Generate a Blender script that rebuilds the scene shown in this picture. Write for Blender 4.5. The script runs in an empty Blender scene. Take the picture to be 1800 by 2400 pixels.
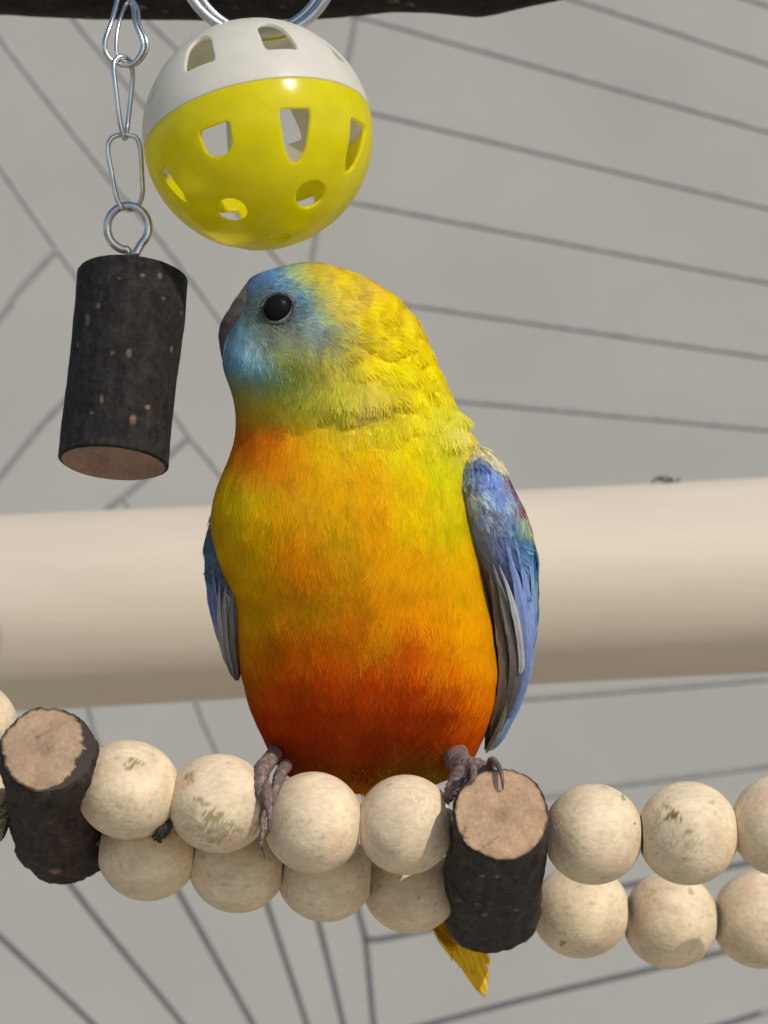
import bpy, math, random
import numpy as np
from mathutils import Vector, noise as mnoise

random.seed(7)
rng = np.random.default_rng(7)
C = bpy.context.scene.collection
S = 1e-4          # metres per unit of drawing (0.1 mm)
D = 6000          # camera distance in the same unit

# ------------------------------------------------------------------ camera
cam = bpy.data.cameras.new("camera")
cam.sensor_fit = 'VERTICAL'; cam.sensor_height = 24; cam.sensor_width = 18
cam.lens = 12 / (1200 / D)
cam.clip_start = 0.02; cam.clip_end = 50
cam.dof.use_dof = True
cam.dof.focus_distance = (D - 20) * S
cam.dof.aperture_fstop = 11
camo = bpy.data.objects.new("camera", cam); C.objects.link(camo)
camo.location = (0, -D * S, 0); camo.rotation_euler = (math.radians(90), 0, 0)
bpy.context.scene.camera = camo

# ------------------------------------------------------------------ sky and sun
SUN = Vector((0.54, -0.60, 0.72)).normalized()
world = bpy.data.worlds.new("World"); bpy.context.scene.world = world
world.use_nodes = True
wn = world.node_tree
sky = wn.nodes.new('ShaderNodeTexSky'); sky.sky_type = 'NISHITA'; sky.sun_disc = False
sky.sun_elevation = math.asin(SUN.z); sky.sun_rotation = math.atan2(SUN.x, SUN.y)
bg = wn.nodes['Background']; bg.inputs['Strength'].default_value = 0.14
wn.links.new(sky.outputs[0], bg.inputs[0])
sl = bpy.data.lights.new("sun", 'SUN'); sl.energy = 3.0; sl.angle = math.radians(0.5); sl.color = (1.0, 0.93, 0.82)
so = bpy.data.objects.new("sun", sl); C.objects.link(so)
so.rotation_euler = SUN.to_track_quat('Z', 'Y').to_euler(); so.location = SUN * 2
vs = bpy.context.scene.view_settings
vs.view_transform = 'Standard'; vs.look = 'None'; vs.exposure = 0.0; vs.gamma = 1.0

# ------------------------------------------------------------------ helpers
def lin(c):
    c = np.asarray(c, float) / 255.0
    return np.where(c <= 0.04045, c / 12.92, ((c + 0.055) / 1.055) ** 2.4)

def frame(d0):
    k = (D + d0) / D
    def f(x, y, d=d0):
        return ((x - 900) * S * k, (d0 + (d - d0) * k) * S, (1200 - y) * S * k)
    return f

def fa(d0, X, Y, Dp):
    k = (D + d0) / D
    return np.stack([(X - 900) * S * k, (d0 + (Dp - d0) * k) * S, (1200 - Y) * S * k], -1)

def link(name, me, mat=None, parent=None, smooth=True):
    o = bpy.data.objects.new(name, me); C.objects.link(o)
    if mat: me.materials.append(mat)
    if smooth: me.polygons.foreach_set('use_smooth', [True] * len(me.polygons))
    if parent is not None:
        o.parent = parent
        if parent.parent is not None:
            o.matrix_parent_inverse.identity()
            o.location = -(Vector(parent.parent.location) + Vector(parent.location))
        else:
            o.location = -Vector(parent.location)
    return o

def mesh(name, verts, faces, col=None):
    me = bpy.data.meshes.new(name)
    me.from_pydata([tuple(v) for v in np.asarray(verts).tolist()], [], faces)
    if col is not None:
        a = me.color_attributes.new("Col", 'FLOAT_COLOR', 'POINT')
        c = np.ones((len(verts), 4), np.float32); c[:, :3] = col
        a.data.foreach_set('color', c.ravel())
    me.update()
    return me

def outward(me):
    import bmesh
    bm = bmesh.new(); bm.from_mesh(me); bmesh.ops.recalc_face_normals(bm, faces=bm.faces); bm.to_mesh(me); bm.free()
    me.update()
    return me

def thing(name, label, cat, loc=(0, 0, 0), group=None):
    o = bpy.data.objects.new(name, None); C.objects.link(o); o.location = loc
    o.empty_display_size = 0.01
    o['label'] = label; o['category'] = cat
    if group: o['group'] = group
    return o

def grid_faces(n, m, closed=True):
    f = []
    for i in range(n - 1):
        for j in range(m if closed else m - 1):
            j2 = (j + 1) % m
            f.append((i * m + j, i * m + j2, (i + 1) * m + j2, (i + 1) * m + j))
    return f

def smooth_interp(yq, y, v, w=3):
    r = np.interp(yq, y, v)
    for _ in range(w):
        p = np.concatenate([[2 * r[0] - r[1]], r, [2 * r[-1] - r[-2]]])
        r = 0.25 * p[:-2] + 0.5 * p[1:-1] + 0.25 * p[2:]
    return r

def catmull(pts, n):
    P = np.asarray(pts, float)
    if len(P) == 2:
        t = np.linspace(0, 1, n)[:, None]; return P[0] * (1 - t) + P[1] * t
    P = np.vstack([2 * P[0] - P[1], P, 2 * P[-1] - P[-2]])
    out = []
    for u in np.linspace(0, len(P) - 3 - 1e-9, n):
        i = int(u); t = u - i
        a, b, c, d = P[i], P[i + 1], P[i + 2], P[i + 3]
        out.append(0.5 * ((2 * b) + (c - a) * t + (2 * a - 5 * b + 4 * c - d) * t * t + (3 * b - a - 3 * c + d) * t ** 3))
    return np.array(out)

def tube_geo(P, rad, seg=12, closed=False, cap=True, off=0, squash=None):
    """P world points, rad radii in metres -> verts, faces"""
    P = np.asarray(P, float); n = len(P)
    rad = np.broadcast_to(np.asarray(rad, float), (n,))
    T = np.roll(P, -1, 0) - np.roll(P, 1, 0) if closed else np.gradient(P, axis=0)
    T /= np.linalg.norm(T, axis=1)[:, None] + 1e-12
    ref = np.array([0, -1.0, 0])
    if abs(T[0] @ ref) > 0.9: ref = np.array([1.0, 0, 0])
    N = ref - T[0] * (ref @ T[0]); N /= np.linalg.norm(N)
    V = []
    for i in range(n):
        N = N - T[i] * (N @ T[i]); N /= np.linalg.norm(N)
        B = np.cross(T[i], N)
        a = np.linspace(0, 2 * math.pi, seg, endpoint=False)
        V.append(P[i] + rad[i] * (np.cos(a)[:, None] * N + np.sin(a)[:, None] * B))
    V = np.concatenate(V)
    F = grid_faces(n, seg)
    if closed:
        F += [((n - 1) * seg + j, (n - 1) * seg + (j + 1) % seg, (j + 1) % seg, j) for j in range(seg)]
    elif cap:
        F.append(tuple(range(seg))[::-1]); F.append(tuple((n - 1) * seg + j for j in range(seg)))
    if off: F = [tuple(i + off for i in f) for f in F]
    return V, F

_tab = np.random.default_rng(3).random((256, 256))
def vnoise(x, y, sc):
    x = np.asarray(x, float) / sc + 100; y = np.asarray(y, float) / sc + 100
    i = np.floor(x).astype(int); j = np.floor(y).astype(int); u = x - i; v = y - j
    u = u * u * (3 - 2 * u); v = v * v * (3 - 2 * v); i %= 255; j %= 255
    return (_tab[i, j] * (1 - u) * (1 - v) + _tab[i + 1, j] * u * (1 - v) + _tab[i, j + 1] * (1 - u) * v + _tab[i + 1, j + 1] * u * v) * 2 - 1

def nz(p, sc, oct=3):
    return mnoise.fractal(Vector(p) * sc, 1.0, 2.0, oct)

# ------------------------------------------------------------------ materials
def mat(name, base=(0.8, 0.8, 0.8), rough=0.6, attr=False, metal=0.0, var=0.0, vscale=400, bump=0.0, bscale=800,
        spec=0.5, sss=0.0, coat=0.0, transl=0.0, stretch=None, var2=0.0, v2scale=60, bevel=0.0):
    m = bpy.data.materials.new(name); m.use_nodes = True
    nt = m.node_tree; N = nt.nodes; L = nt.links
    b = N['Principled BSDF']
    b.inputs['Roughness'].default_value = rough; b.inputs['Metallic'].default_value = metal
    b.inputs['Specular IOR Level'].default_value = spec
    if coat: b.inputs['Coat Weight'].default_value = coat; b.inputs['Coat Roughness'].default_value = 0.1
    if sss:
        b.inputs['Subsurface Weight'].default_value = sss; b.inputs['Subsurface Scale'].default_value = 0.002
        b.inputs['Subsurface Radius'].default_value = (1.0, 0.6, 0.3)
    if attr:
        a = N.new('ShaderNodeAttribute'); a.attribute_name = 'Col'; c = a.outputs['Color']
    else:
        r = N.new('ShaderNodeRGB'); r.outputs[0].default_value = (*base, 1); c = r.outputs[0]
    tc = N.new('ShaderNodeTexCoord'); vec = tc.outputs['Object']
    if stretch:
        mp = N.new('ShaderNodeMapping'); mp.inputs['Scale'].default_value = stretch
        L.new(vec, mp.inputs['Vector']); vec = mp.outputs[0]
    for amt, scl in ((var, vscale), (var2, v2scale)):
        if amt:
            n = N.new('ShaderNodeTexNoise'); n.inputs['Scale'].default_value = scl; n.inputs['Detail'].default_value = 6
            L.new(vec, n.inputs['Vector'])
            mr = N.new('ShaderNodeMapRange'); mr.inputs[1].default_value = 0.25; mr.inputs[2].default_value = 0.75
            mr.inputs[3].default_value = 1 - amt; mr.inputs[4].default_value = 1 + amt * 0.6
            L.new(n.outputs['Fac'], mr.inputs[0])
            mx = N.new('ShaderNodeVectorMath'); mx.operation = 'SCALE'
            L.new(c, mx.inputs[0]); L.new(mr.outputs[0], mx.inputs['Scale']); c = mx.outputs[0]
    L.new(c, b.inputs['Base Color'])
    if bevel:
        bv = N.new('ShaderNodeBevel'); bv.samples = 6; bv.inputs['Radius'].default_value = bevel
        L.new(bv.outputs[0], b.inputs['Normal'])
    if bump:
        n = N.new('ShaderNodeTexNoise'); n.inputs['Scale'].default_value = bscale; n.inputs['Detail'].default_value = 8
        n.inputs['Roughness'].default_value = 0.6
        L.new(vec, n.inputs['Vector'])
        bp = N.new('ShaderNodeBump'); bp.inputs['Strength'].default_value = bump; bp.inputs['Distance'].default_value = 0.0006
        L.new(n.outputs['Fac'], bp.inputs['Height']); L.new(bp.outputs[0], b.inputs['Normal'])
    if transl:
        t = N.new('ShaderNodeBsdfTranslucent'); L.new(c, t.inputs['Color'])
        ms = N.new('ShaderNodeMixShader'); ms.inputs[0].default_value = transl
        L.new(b.outputs[0], ms.inputs[1]); L.new(t.outputs[0], ms.inputs[2])
        L.new(ms.outputs[0], N['Material Output'].inputs['Surface'])
    return m

M_wall = mat('wall_paint', (0.366, 0.356, 0.328), 0.9, var=0.05, vscale=260, var2=0.10, v2scale=6, bump=0.25, bscale=500)
M_ground = mat('pale_paving', (0.40, 0.36, 0.30), 0.9, var=0.15, vscale=8, bump=0.2, bscale=60)
M_pole = mat('pale_pole', (0.61, 0.525, 0.41), 0.55, attr=False, var=0.07, vscale=90, var2=0.09, v2scale=16, bump=0.2, bscale=400, stretch=(0.2, 1, 1))
M_rod = mat('grey_wire', (0.27, 0.265, 0.255), 0.6, var=0.2, vscale=200)
M_bark = mat('bark', attr=True, rough=0.85, var=0.5, vscale=700, var2=0.4, v2scale=170, bump=1.0, bscale=600, spec=0.2)
M_cut = mat('cut_wood', attr=True, rough=0.85, var=0.14, vscale=900, var2=0.14, v2scale=180, bump=0.5, bscale=1300, spec=0.2)
M_bead = mat('bead_wood', attr=True, rough=0.6, var=0.15, vscale=900, var2=0.12, v2scale=90, bump=0.35, bscale=1100, spec=0.3, stretch=(0.6, 1, 1))
M_feather = mat('feather', attr=True, rough=0.75, spec=0.15, var=0.22, vscale=900, stretch=(1, 1, 0.25), bump=0.3, bscale=1200)
M_plume = mat('plumage', attr=True, rough=0.9, spec=0.05, transl=0.5)
M_steel = mat('steel', (0.52, 0.53, 0.54), 0.25, metal=1.0, var=0.15, vscale=300, bump=0.1, bscale=300)
M_eye = mat('eye', (0.007, 0.007, 0.009), 0.3, spec=0.05)
M_beak = mat('beak', attr=True, rough=0.5, var=0.25, vscale=700, bump=0.4, bscale=900, spec=0.35)
M_skin = mat('foot_skin', attr=True, rough=0.75, var=0.35, vscale=1300, bump=0.9, bscale=1400, spec=0.3)
M_claw = mat('claw', (0.10, 0.075, 0.065), 0.4, var=0.3, vscale=900)
M_white = mat('white_plastic', (0.82, 0.80, 0.74), 0.35, var=0.04, vscale=300, transl=0.5, bevel=0.0007)
M_yellow = mat('yellow_plastic', (0.90, 0.83, 0.008), 0.2, var=0.07, vscale=200, transl=0.62, bevel=0.0007, spec=0.5)
M_cord = mat('cord', (0.16, 0.13, 0.09), 0.9, var=0.3, vscale=900)
M_dark_bits = mat('dirt', (0.03, 0.03, 0.022), 0.9, var=0.5, vscale=1500, bump=0.8, bscale=1500)

# ------------------------------------------------------------------ wall behind
dw = 16000
k = (D + dw) / D
v = [(-3.0, dw * S, -2.6), (3.0, dw * S, -2.6), (3.0, dw * S, 2.6), (-3.0, dw * S, 2.6)]
v += [(x, y + 0.1, z) for x, y, z in v]
wall = link('wall', mesh('wall', v, [(0, 1, 2, 3), (7, 6, 5, 4), (0, 4, 5, 1), (1, 5, 6, 2), (2, 6, 7, 3), (3, 7, 4, 0)]), M_wall, smooth=False)
wall['kind'] = 'structure'

gv = [(-6, -5, -1.1), (6, -5, -1.1), (6, 1.7, -1.1), (-6, 1.7, -1.1)]
bounce_ground = link('ground', mesh('ground', gv, [(0, 1, 2, 3)]), M_ground, smooth=False)  # out-of-view ground, added to bounce sunlight up into the shaded undersides
bounce_ground['kind'] = 'structure'

# ------------------------------------------------------------------ thin grey rods between pole and wall
grid = thing('wire_cage', 'thin grey bent wires of a cage, out of focus in front of the pale wall', 'cage', frame(3000)(800, 1200))
RODS = [
    [(-250, -270), (0, 87), (250, 408), (365, 546), (520, 752), (640, 930), (715, 1090)],
    [(-250, 30), (0, 391), (135, 584), (412, 975), (449, 1029), (513, 1107), (620, 1260), (725, 1440)],
    [(-60, -230), (169, 40), (338, 243), (652, 606), (725, 700)],
    [(160, -150), (348, 47), (415, 111), (600, 290), (770, 440)],
    [(135, 584), (40, 688), (0, 746), (-250, 1030)],
    [(330, 800), (145, 948), (0, 1117), (-250, 1420)],
    [(442, 1026), (405, 1060), (327, 1134), (236, 1208), (100, 1340)],
    [(290, 1165), (310, 1208), (390, 1430), (466, 1661), (510, 1764), (560, 1900), (627, 2122), (717, 2394), (780, 2600)],
    [(170, 1500), (212, 1672), (233, 1743), (300, 1880), (418, 2090), (591, 2398), (700, 2600)],
    [(-120, 1600), (0, 1800), (156, 2061), (426, 2398), (600, 2620)],
    [(-250, 1960), (0, 2196), (211, 2394), (400, 2580)],
    [(650, 1750), (690, 1960), (747, 2165), (803, 2394), (850, 2600)],
    [(850, -200), (835, 37), (817, 141), (775, 380), (735, 600), (712, 900), (712, 1200), (735, 1550), (790, 1900), (839, 2131), (857, 2208), (875, 2394), (900, 2620)],
    [(1400, -120), (1764, 0), (1800, 12), (2100, 110)],
    [(848, -150), (1352, 0), (1800, 148), (2100, 250)],
    [(837, 35), (841, 37), (1800, 307), (2100, 392)],
    [(795, 244), (875, 264), (1800, 486), (2100, 558)],
    [(764, 460), (829, 473), (1800, 661), (2100, 720)],
    [(730, 680), (940, 711), (1800, 837), (2100, 880)],
    [(714, 905), (1063, 938), (1800, 1006), (2100, 1034)],
    [(750, 1668), (1227, 1638), (1800, 1591), (2100, 1565)],
    [(786, 1945), (1290, 1865), (1439, 1842), (1800, 1795), (2100, 1752)],
    [(857, 2203), (952, 2190), (1464, 2077), (1800, 2015), (2100, 1955)],
    [(884, 2432), (1016, 2398), (1300, 2325), (1544, 2268), (1703, 2229), (2100, 2130)],
    [(1400, 2490), (1695, 2402), (1800, 2370), (2100, 2280)],
]
for i, w in enumerate(RODS):
    d = 3000 + (5 if i == 12 else 0)
    p = np.array([frame(d)(x, y) for x, y in w])
    p = catmull(p, 40)
    V, F = tube_geo(p, 7.2 * S * (D + d) / D, 8)
    link('wire', mesh('wire', V, F), M_rod, grid)

# ------------------------------------------------------------------ pale pole behind the parrot
pole = None
dp = 1750
fp = frame(dp)
A = np.array(fp(-900, 1483.0)); B = np.array(fp(2700, 1302))
n = 160
t = np.linspace(0, 1, n)[:, None]
P = A + (B - A) * t
rad = 229 * S * (D + dp) / D * (1 + 0.006 * np.sin(t[:, 0] * 9) + 0.004 * np.sin(t[:, 0] * 23 + 1))
V, F = tube_geo(P, rad, 96)
pole = link('pole', mesh('pole', V, F), M_pole)
pole['label'] = 'thick smooth beige pole running across the picture behind the parrot'; pole['category'] = 'pole'

# tiny dark curl of debris on the pole
V = np.zeros((0, 3)); F = []
for pts in ([(1528, 1133), (1531, 1121), (1545, 1117), (1562, 1118), (1572, 1127), (1560, 1129), (1548, 1122), (1538, 1124)],
            [(1545, 1118), (1556, 1126), (1570, 1120), (1574, 1127)], [(1572, 1119), (1578, 1128), (1586, 1127), (1589, 1119)]):
    p = catmull([fp(x, y + 2, dp - 20 + 10 * math.sin(x)) for x, y in pts], 24)
    a, b = tube_geo(p, 2.2 * S * 1.2, 6, off=len(V)); V = np.vstack([V, a]); F += b
deb = link('debris', mesh('debris', V, F), M_dark_bits)
deb['label'] = 'tiny curled dark scrap lying on top of the beige pole'; deb['category'] = 'debris'

# ------------------------------------------------------------------ logs
def log_parts(parent, pts, radii, bark_col, cut_col, spots=(), amp=0.02, seed=0, n=90, seg=110, lump=(), core=None, barkw=0.05, cutoff=(0, 0), d0=0, cracks=()):
    """pts world centres; radii metres; end faces at both ends; returns bark object"""
    P = catmull(pts, n); R = np.interp(np.linspace(0, 1, n), np.linspace(0, 1, len(radii)), radii)
    T = np.gradient(P, axis=0); T /= np.linalg.norm(T, axis=1)[:, None]
    ref = np.array([1.0, 0, 0])
    V = np.zeros((n, seg, 3)); col = np.zeros((n, seg, 3)); ang = np.linspace(0, 2 * math.pi, seg, endpoint=False)
    ax0 = (P[-1] - P[0]); ax0 /= np.linalg.norm(ax0)
    for i in range(n):
        N = ref - ax0 * (ref @ ax0); N /= np.linalg.norm(N); Bv = np.cross(ax0, N)
        edge = min(i, n - 1 - i)
        for j, a in enumerate(ang):
            dirv = math.cos(a) * N + math.sin(a) * Bv
            q = (math.cos(a) * 1.0 + seed, math.sin(a) * 1.0, i / n * 2.2)
            h = amp * nz(q, 1.6, 4) + amp * 0.5 * nz(q, 7.0, 3)
            for (ci, ca, s, wi, wa) in lump:
                da = (a - ca + math.pi) % (2 * math.pi) - math.pi
                h += s * math.exp(-((i / n - ci) / wi) ** 2 - (da / wa) ** 2)
            r = R[i] * (1 + h)
            if edge < 2: r *= (0.955, 0.985)[edge]
            V[i, j] = P[i] + dirv * r
            c = np.array(bark_col) * (1 + 0.45 * nz(q, 5.0, 4) + 0.25 * nz((q[0] * 6, q[1] * 6, q[2]), 3, 2))
            col[i, j] = np.clip(c, 0.004, 1)
    # spots given in picture coordinates on the side facing the camera
    kk = (D + V[..., 1] / S) / D
    X = V[..., 0] / S / kk + 900; Y = 1200 - V[..., 2] / S / kk
    ctr = P[:, None, :]; front = (V[..., 1] - ctr[..., 1]) < 0.0
    for (sx, sy, rx, ry, c) in spots:
        g = ((X - sx) / rx) ** 2 + ((Y - sy) / ry) ** 2
        w = np.clip(1.5 - g, 0, 1) * front
        col = col * (1 - w[..., None]) + lin(c) * w[..., None]
    V2 = V.reshape(-1, 3)
    bark = link('log', mesh('log', V2, grid_faces(n, seg), col.reshape(-1, 3)), M_bark, parent)
    # cut ends
    for e, i in ((0, 0), (1, n - 1)):
        ring = V[i]; c0 = P[i]
        rows = 26; vv = [c0.copy()]; cc = []
        cl = lin(cut_col)
        outward = (P[0] - P[1]) if e == 0 else (P[-1] - P[-2]); outward /= np.linalg.norm(outward)
        cc.append(cl * 0.62 if core else cl)
        for r_ in range(1, rows + 1):
            s = r_ / rows
            for j in range(seg):
                p = c0 + (ring[j] - c0) * s * (0.999)
                h = 0.012 * nz((p[0] / R[i] + seed, p[2] / R[i], p[1] / R[i]), 3.0, 4) * R[i] * (1 - s ** 6)
                vv.append(p + outward * (h + 0.03 * R[i] * (1 - s * s)))
                q = (p[0] / R[i] + seed * 3, p[2] / R[i], 0)
                ringtone = 1 + 0.025 * math.sin(s * 34 + 3 * nz(q, 2, 2)) + 0.22 * nz(q, 2.2, 4) + 0.14 * nz(q, 12, 3)
                c = cl * ringtone
                if core: c = c * (1 - 0.28 * math.exp(-((s - 0.05) / 0.16) ** 2))
                kx = (D + p[1] / S) / D; px = p[0] / S / kx + 900; py = 1200 - p[2] / S / kx
                for (x0, y0, x1, y1, wd) in cracks:
                    L2 = (x1 - x0) ** 2 + (y1 - y0) ** 2
                    tt = max(0, min(1, ((px - x0) * (x1 - x0) + (py - y0) * (y1 - y0)) / L2))
                    dd = math.hypot(px - x0 - tt * (x1 - x0), py - y0 - tt * (y1 - y0))
                    c = c * (1 - 0.6 * max(0, 1 - dd / wd))
                bw = barkw(ang[j]) if callable(barkw) else barkw
                bw = bw * (1 + 0.5 * nz((math.cos(ang[j]) * 2 + seed, math.sin(ang[j]) * 2, 0), 3, 3))
                if s > 1 - bw:
                    kmix = min(1, (s - (1 - bw)) / 0.03)
                    c = c * (1 - kmix) + np.array(bark_col) * 1.1 * kmix
                cc.append(np.clip(c, 0.004, 1))
        f = [(0, 1 + j, 1 + (j + 1) % seg) for j in range(seg)]
        for r_ in range(rows - 1):
            a = 1 + r_ * seg; b = a + seg
            f += [(a + j, b + j, b + (j + 1) % seg, a + (j + 1) % seg) for j in range(seg)]
        link('cut_end', mesh('cut_end', np.array(vv), f, np.array(cc)), M_cut, bark)
    return bark

DARK = lin((58, 52, 47))
# ------------------------------------------------------------------ dark branch at the top
br = thing('branch', 'dark rough branch across the top edge with small pale specks', 'branch', frame(720)(600, -90))
edge = [(-700, 25), (-300, 29), (0, 33), (199, 43), (434, 46), (600, 47), (753, 43), (920, 28), (1000, 28), (1060, 33), (1124, 40), (1165, 33), (1240, 14), (1315, -1), (1450, -40), (1800, -110), (2400, -230)]
ex = np.array([e[0] for e in edge]); ey = np.array([e[1] for e in edge])
f3 = frame(720)
rb = 110
pts = [f3(x, y - rb, 720) for x, y in edge]
xs = np.linspace(-700, 2400, 260); ys = np.interp(xs, ex, ey) - rb
n, seg = len(xs), 90
ys = smooth_interp(xs, xs, ys, 2)
V = np.zeros((n, seg, 3)); col = np.zeros((n, seg, 3))
for i in range(n):
    for j in range(seg):
        a = 2 * math.pi * j / seg
        q = (xs[i] / 300, math.cos(a), math.sin(a))
        r = rb * (1 + 0.012 * nz(q, 3, 3))
        V[i, j] = f3(xs[i], ys[i] + r * math.cos(a), 720 + r * math.sin(a))
        sp = mnoise.noise(Vector((xs[i] / 22, math.cos(a) * 5, math.sin(a) * 5)))
        c = lin((40, 37, 34)) * (1 + 0.5 * nz(q, 4, 3))
        w = min(1, max(0, (sp - 0.52) * 9)); col[i, j] = np.clip(c * (1 - w) + lin((120, 105, 88)) * w, 0.003, 1)
link('bark', mesh('bark', V.reshape(-1, 3), grid_faces(n, seg) + [tuple(range(seg)), tuple((n - 1) * seg + j for j in range(seg))], col.reshape(-1, 3)), M_bark, br)

# ------------------------------------------------------------------ hanging log toy with chain
toy = thing('hanging_log_toy', 'dark bark log hanging on a steel chain at the left', 'bird toy', frame(100)(290, 40))
f1 = frame(120)
SPOT = (108, 86, 70)
def rz(x, y): return 100 + x * .3255, 440 + y * .3255
spots = []
for zx, zy, rx, ry in ((720, 630, 22, 16), (845, 635, 20, 26), (870, 795, 18, 14), (400, 850, 13, 26), (322, 950, 18, 50), (620, 1190, 25, 38),
                       (500, 1190, 16, 22), (928, 1160, 10, 30), (425, 1520, 16, 40), (352, 1620, 14, 14), (650, 1670, 28, 42), (755, 1580, 24, 22), (250, 1130, 10, 24), (553, 652, 9, 9), (1000, 900, 8, 14)):
    x, y = rz(zx, zy); spots.append((x, y, rx * .27, ry * .27, SPOT))
def hl(x, y, d): return f1(x, y, d)
topd, botd = 185, 45
bark = log_parts(toy, [hl(305, 640, topd), hl(299, 760, 147), hl(289, 880, 110), hl(279, 1000, 73), hl(273, 1088, botd)],
                 [131 * S * 1.02, 130 * S * 1.02, 127 * S * 1.02, 127 * S * 1.02, 128 * S * 1.02], lin((40, 37, 35)), (150, 122, 106), spots, amp=0.012, seed=3,
                 lump=((0.18, 0.0, 0.015, 0.06, 0.3),), barkw=0.035, n=190, seg=260)
def wire_obj(name, pts, r, d, closed=False, n=80, mat_=M_steel, parent=toy, seg=12):
    p = [frame(120)(x, y, dd) for (x, y, dd) in pts]
    if closed: p = p + [p[0]]
    P = catmull(p, n)
    if closed:
        P = P[:-1]
    V, F = tube_geo(P, r * S, seg, closed)
    return link(name, mesh(name, V, F), mat_, parent)
# screw eye
E = []
for a in np.linspace(-62, 268, 26):
    E.append((296 + 49 * math.cos(math.radians(a)), 530 - 52 * math.sin(math.radians(a)), 150 + (a + 62) / 330 * 14))
E = [(313, 598, 146)] + E[1:]
E += [(300, 598, 168), (307, 615, 175), (308, 640, 180)]
wire_obj('screw_eye', E, 10.5, 0, n=110)
# lower link
wire_obj('chain_link', [(283, 486, 132), (270, 455, 135), (259, 400, 140), (250, 350, 142), (256, 325, 142), (272, 314, 145), (294, 312, 150), (315, 318, 152), (325, 340, 152), (328, 390, 155), (330, 450, 158), (318, 478, 165), (300, 488, 160)], 6.2, 0, True)
# middle link seen nearly edge on
wire_obj('chain_link', [(290, 322, 128), (281, 285, 125), (272, 220, 125), (265, 155, 130), (272, 134, 140), (286, 128, 150), (300, 138, 168), (305, 165, 178), (300, 220, 182), (293, 285, 178), (291, 318, 160)], 6.2, 0, True)
# upper teardrop link
wire_obj('chain_link', [(283, 148, 150), (258, 136, 150), (243, 112, 150), (244, 85, 152), (255, 48, 165), (262, 10, 190), (270, -30, 220), (292, -40, 230), (305, 5, 200), (312, 45, 168), (328, 82, 155), (332, 108, 152), (318, 135, 150), (300, 147, 150)], 6.2, 0, True)
wire_obj('chain_link', [(300, 150, 162), (322, 138, 165), (340, 110, 165), (338, 84, 168), (322, 50, 180), (315, 10, 205), (300, -20, 225), (285, -10, 225), (275, 30, 190), (268, 80, 168), (272, 130, 160)], 4.6, 0, True)

# ------------------------------------------------------------------ ring and lattice ball
ring = wire_obj('hanging_ring', [(605 + 183 * math.cos(a), -101 + 183 * math.sin(a), 135 + 12 * math.sin(a * 2)) for a in np.linspace(0, 2 * math.pi, 40, endpoint=False)], 12.5, 0, True, 120, parent=None, seg=16)
ring['label'] = 'thick steel ring in front of the branch holding the ball'; ring['category'] = 'ring'
wire_obj('inner_coil', [(605 + 160 * math.cos(a), -101 + 166 * math.sin(a), 158 + 10 * math.sin(a)) for a in np.linspace(0, 2 * math.pi, 40, endpoint=False)], 10, 0, True, 120, parent=ring, seg=14)

bd = 150
ball = thing('lattice_ball', 'round plastic cage ball, white upper half and yellow lower half', 'ball toy', frame(bd)(604, 316))
bc = np.array(frame(bd)(604, 316)); Rb = 270 * S * (D + bd) / D
nA = np.array([.208 * .954, -.3, -.978 * .954]); nA /= np.linalg.norm(nA)
vv = np.array([0, -1.0, 0]); e1 = vv - nA * (vv @ nA); e1 /= np.linalg.norm(e1); e2 = np.cross(nA, e1)
def sph(lat, lon, r):
    la, lo = math.radians(lat), math.radians(lon)
    return bc + r * (math.sin(la) * nA + math.cos(la) * (math.cos(lo) * e1 + math.sin(lo) * e2))
def half_shell(sign):
    ro, ri = Rb, Rb * 0.968
    lats = [0.25] + list(np.linspace(3, 87, 29))
    m = 128; V = []; 
    for r in (ro, ri):
        for la in lats:
            for j in range(m): V.append(sph(sign * la, 360 * j / m, r))
    n = len(lats); F = []
    for i in range(n - 1):
        for j in range(m):
            j2 = (j + 1) % m
            F.append((i * m + j, (i + 1) * m + j, (i + 1) * m + j2, i * m + j2))
            o = n * m
            F.append((o + i * m + j, o + i * m + j2, o + (i + 1) * m + j2, o + (i + 1) * m + j))
    po, pi = len(V), len(V) + 1
    V.append(sph(sign * 90, 0, ro)); V.append(sph(sign * 90, 0, ri))
    for j in range(m):
        j2 = (j + 1) % m
        F.append(((n - 1) * m + j, po, (n - 1) * m + j2))
        F.append((n * m + (n - 1) * m + j, n * m + (n - 1) * m + j2, pi))
        F.append((j, j2, n * m + j2, n * m + j))
    if sign > 0: F = [f[::-1] for f in F]
    return np.array(V), F
def hole_poly(lat0, lat1, lon, w0, w1, sign, rnd=True):
    """rounded window: width w0 degrees (true) at lat0, w1 at lat1, round at the pole side"""
    pts = []
    la_ = lat0 + (lat1 - lat0) * np.array([0, 0.04, 0.12, 0.3, 0.5, 0.62, 0.72, 0.8, 0.87, 0.93, 0.97, 1.0])
    def hw(la):
        s = (la - lat0) / (lat1 - lat0)
        w = w0 + (w1 - w0) * s
        w *= 1 - 0.16 * max(0.0, 1 - s / 0.12) ** 2
        if rnd and s > 0.6: w *= math.sqrt(max(0.0, 1 - ((s - 0.6) / 0.4) ** 2)) * 0.999 + 0.001
        return w / 2 / math.cos(math.radians(la))
    for la in la_: pts.append((sign * la, lon + hw(la)))
    for la in la_[::-1][(1 if rnd else 0):]: pts.append((sign * la, lon - hw(la)))
    return [(a, b + 0.10 * (abs(a) - lat0) * math.sin(lon)) for a, b in pts]
def oval(lat, lon, a, b, sign, n=16):
    return [(sign * (lat + b * math.sin(t)), lon + a * math.cos(t) / math.cos(math.radians(lat))) for t in np.linspace(0, 2 * math.pi, n, endpoint=False)]
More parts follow.
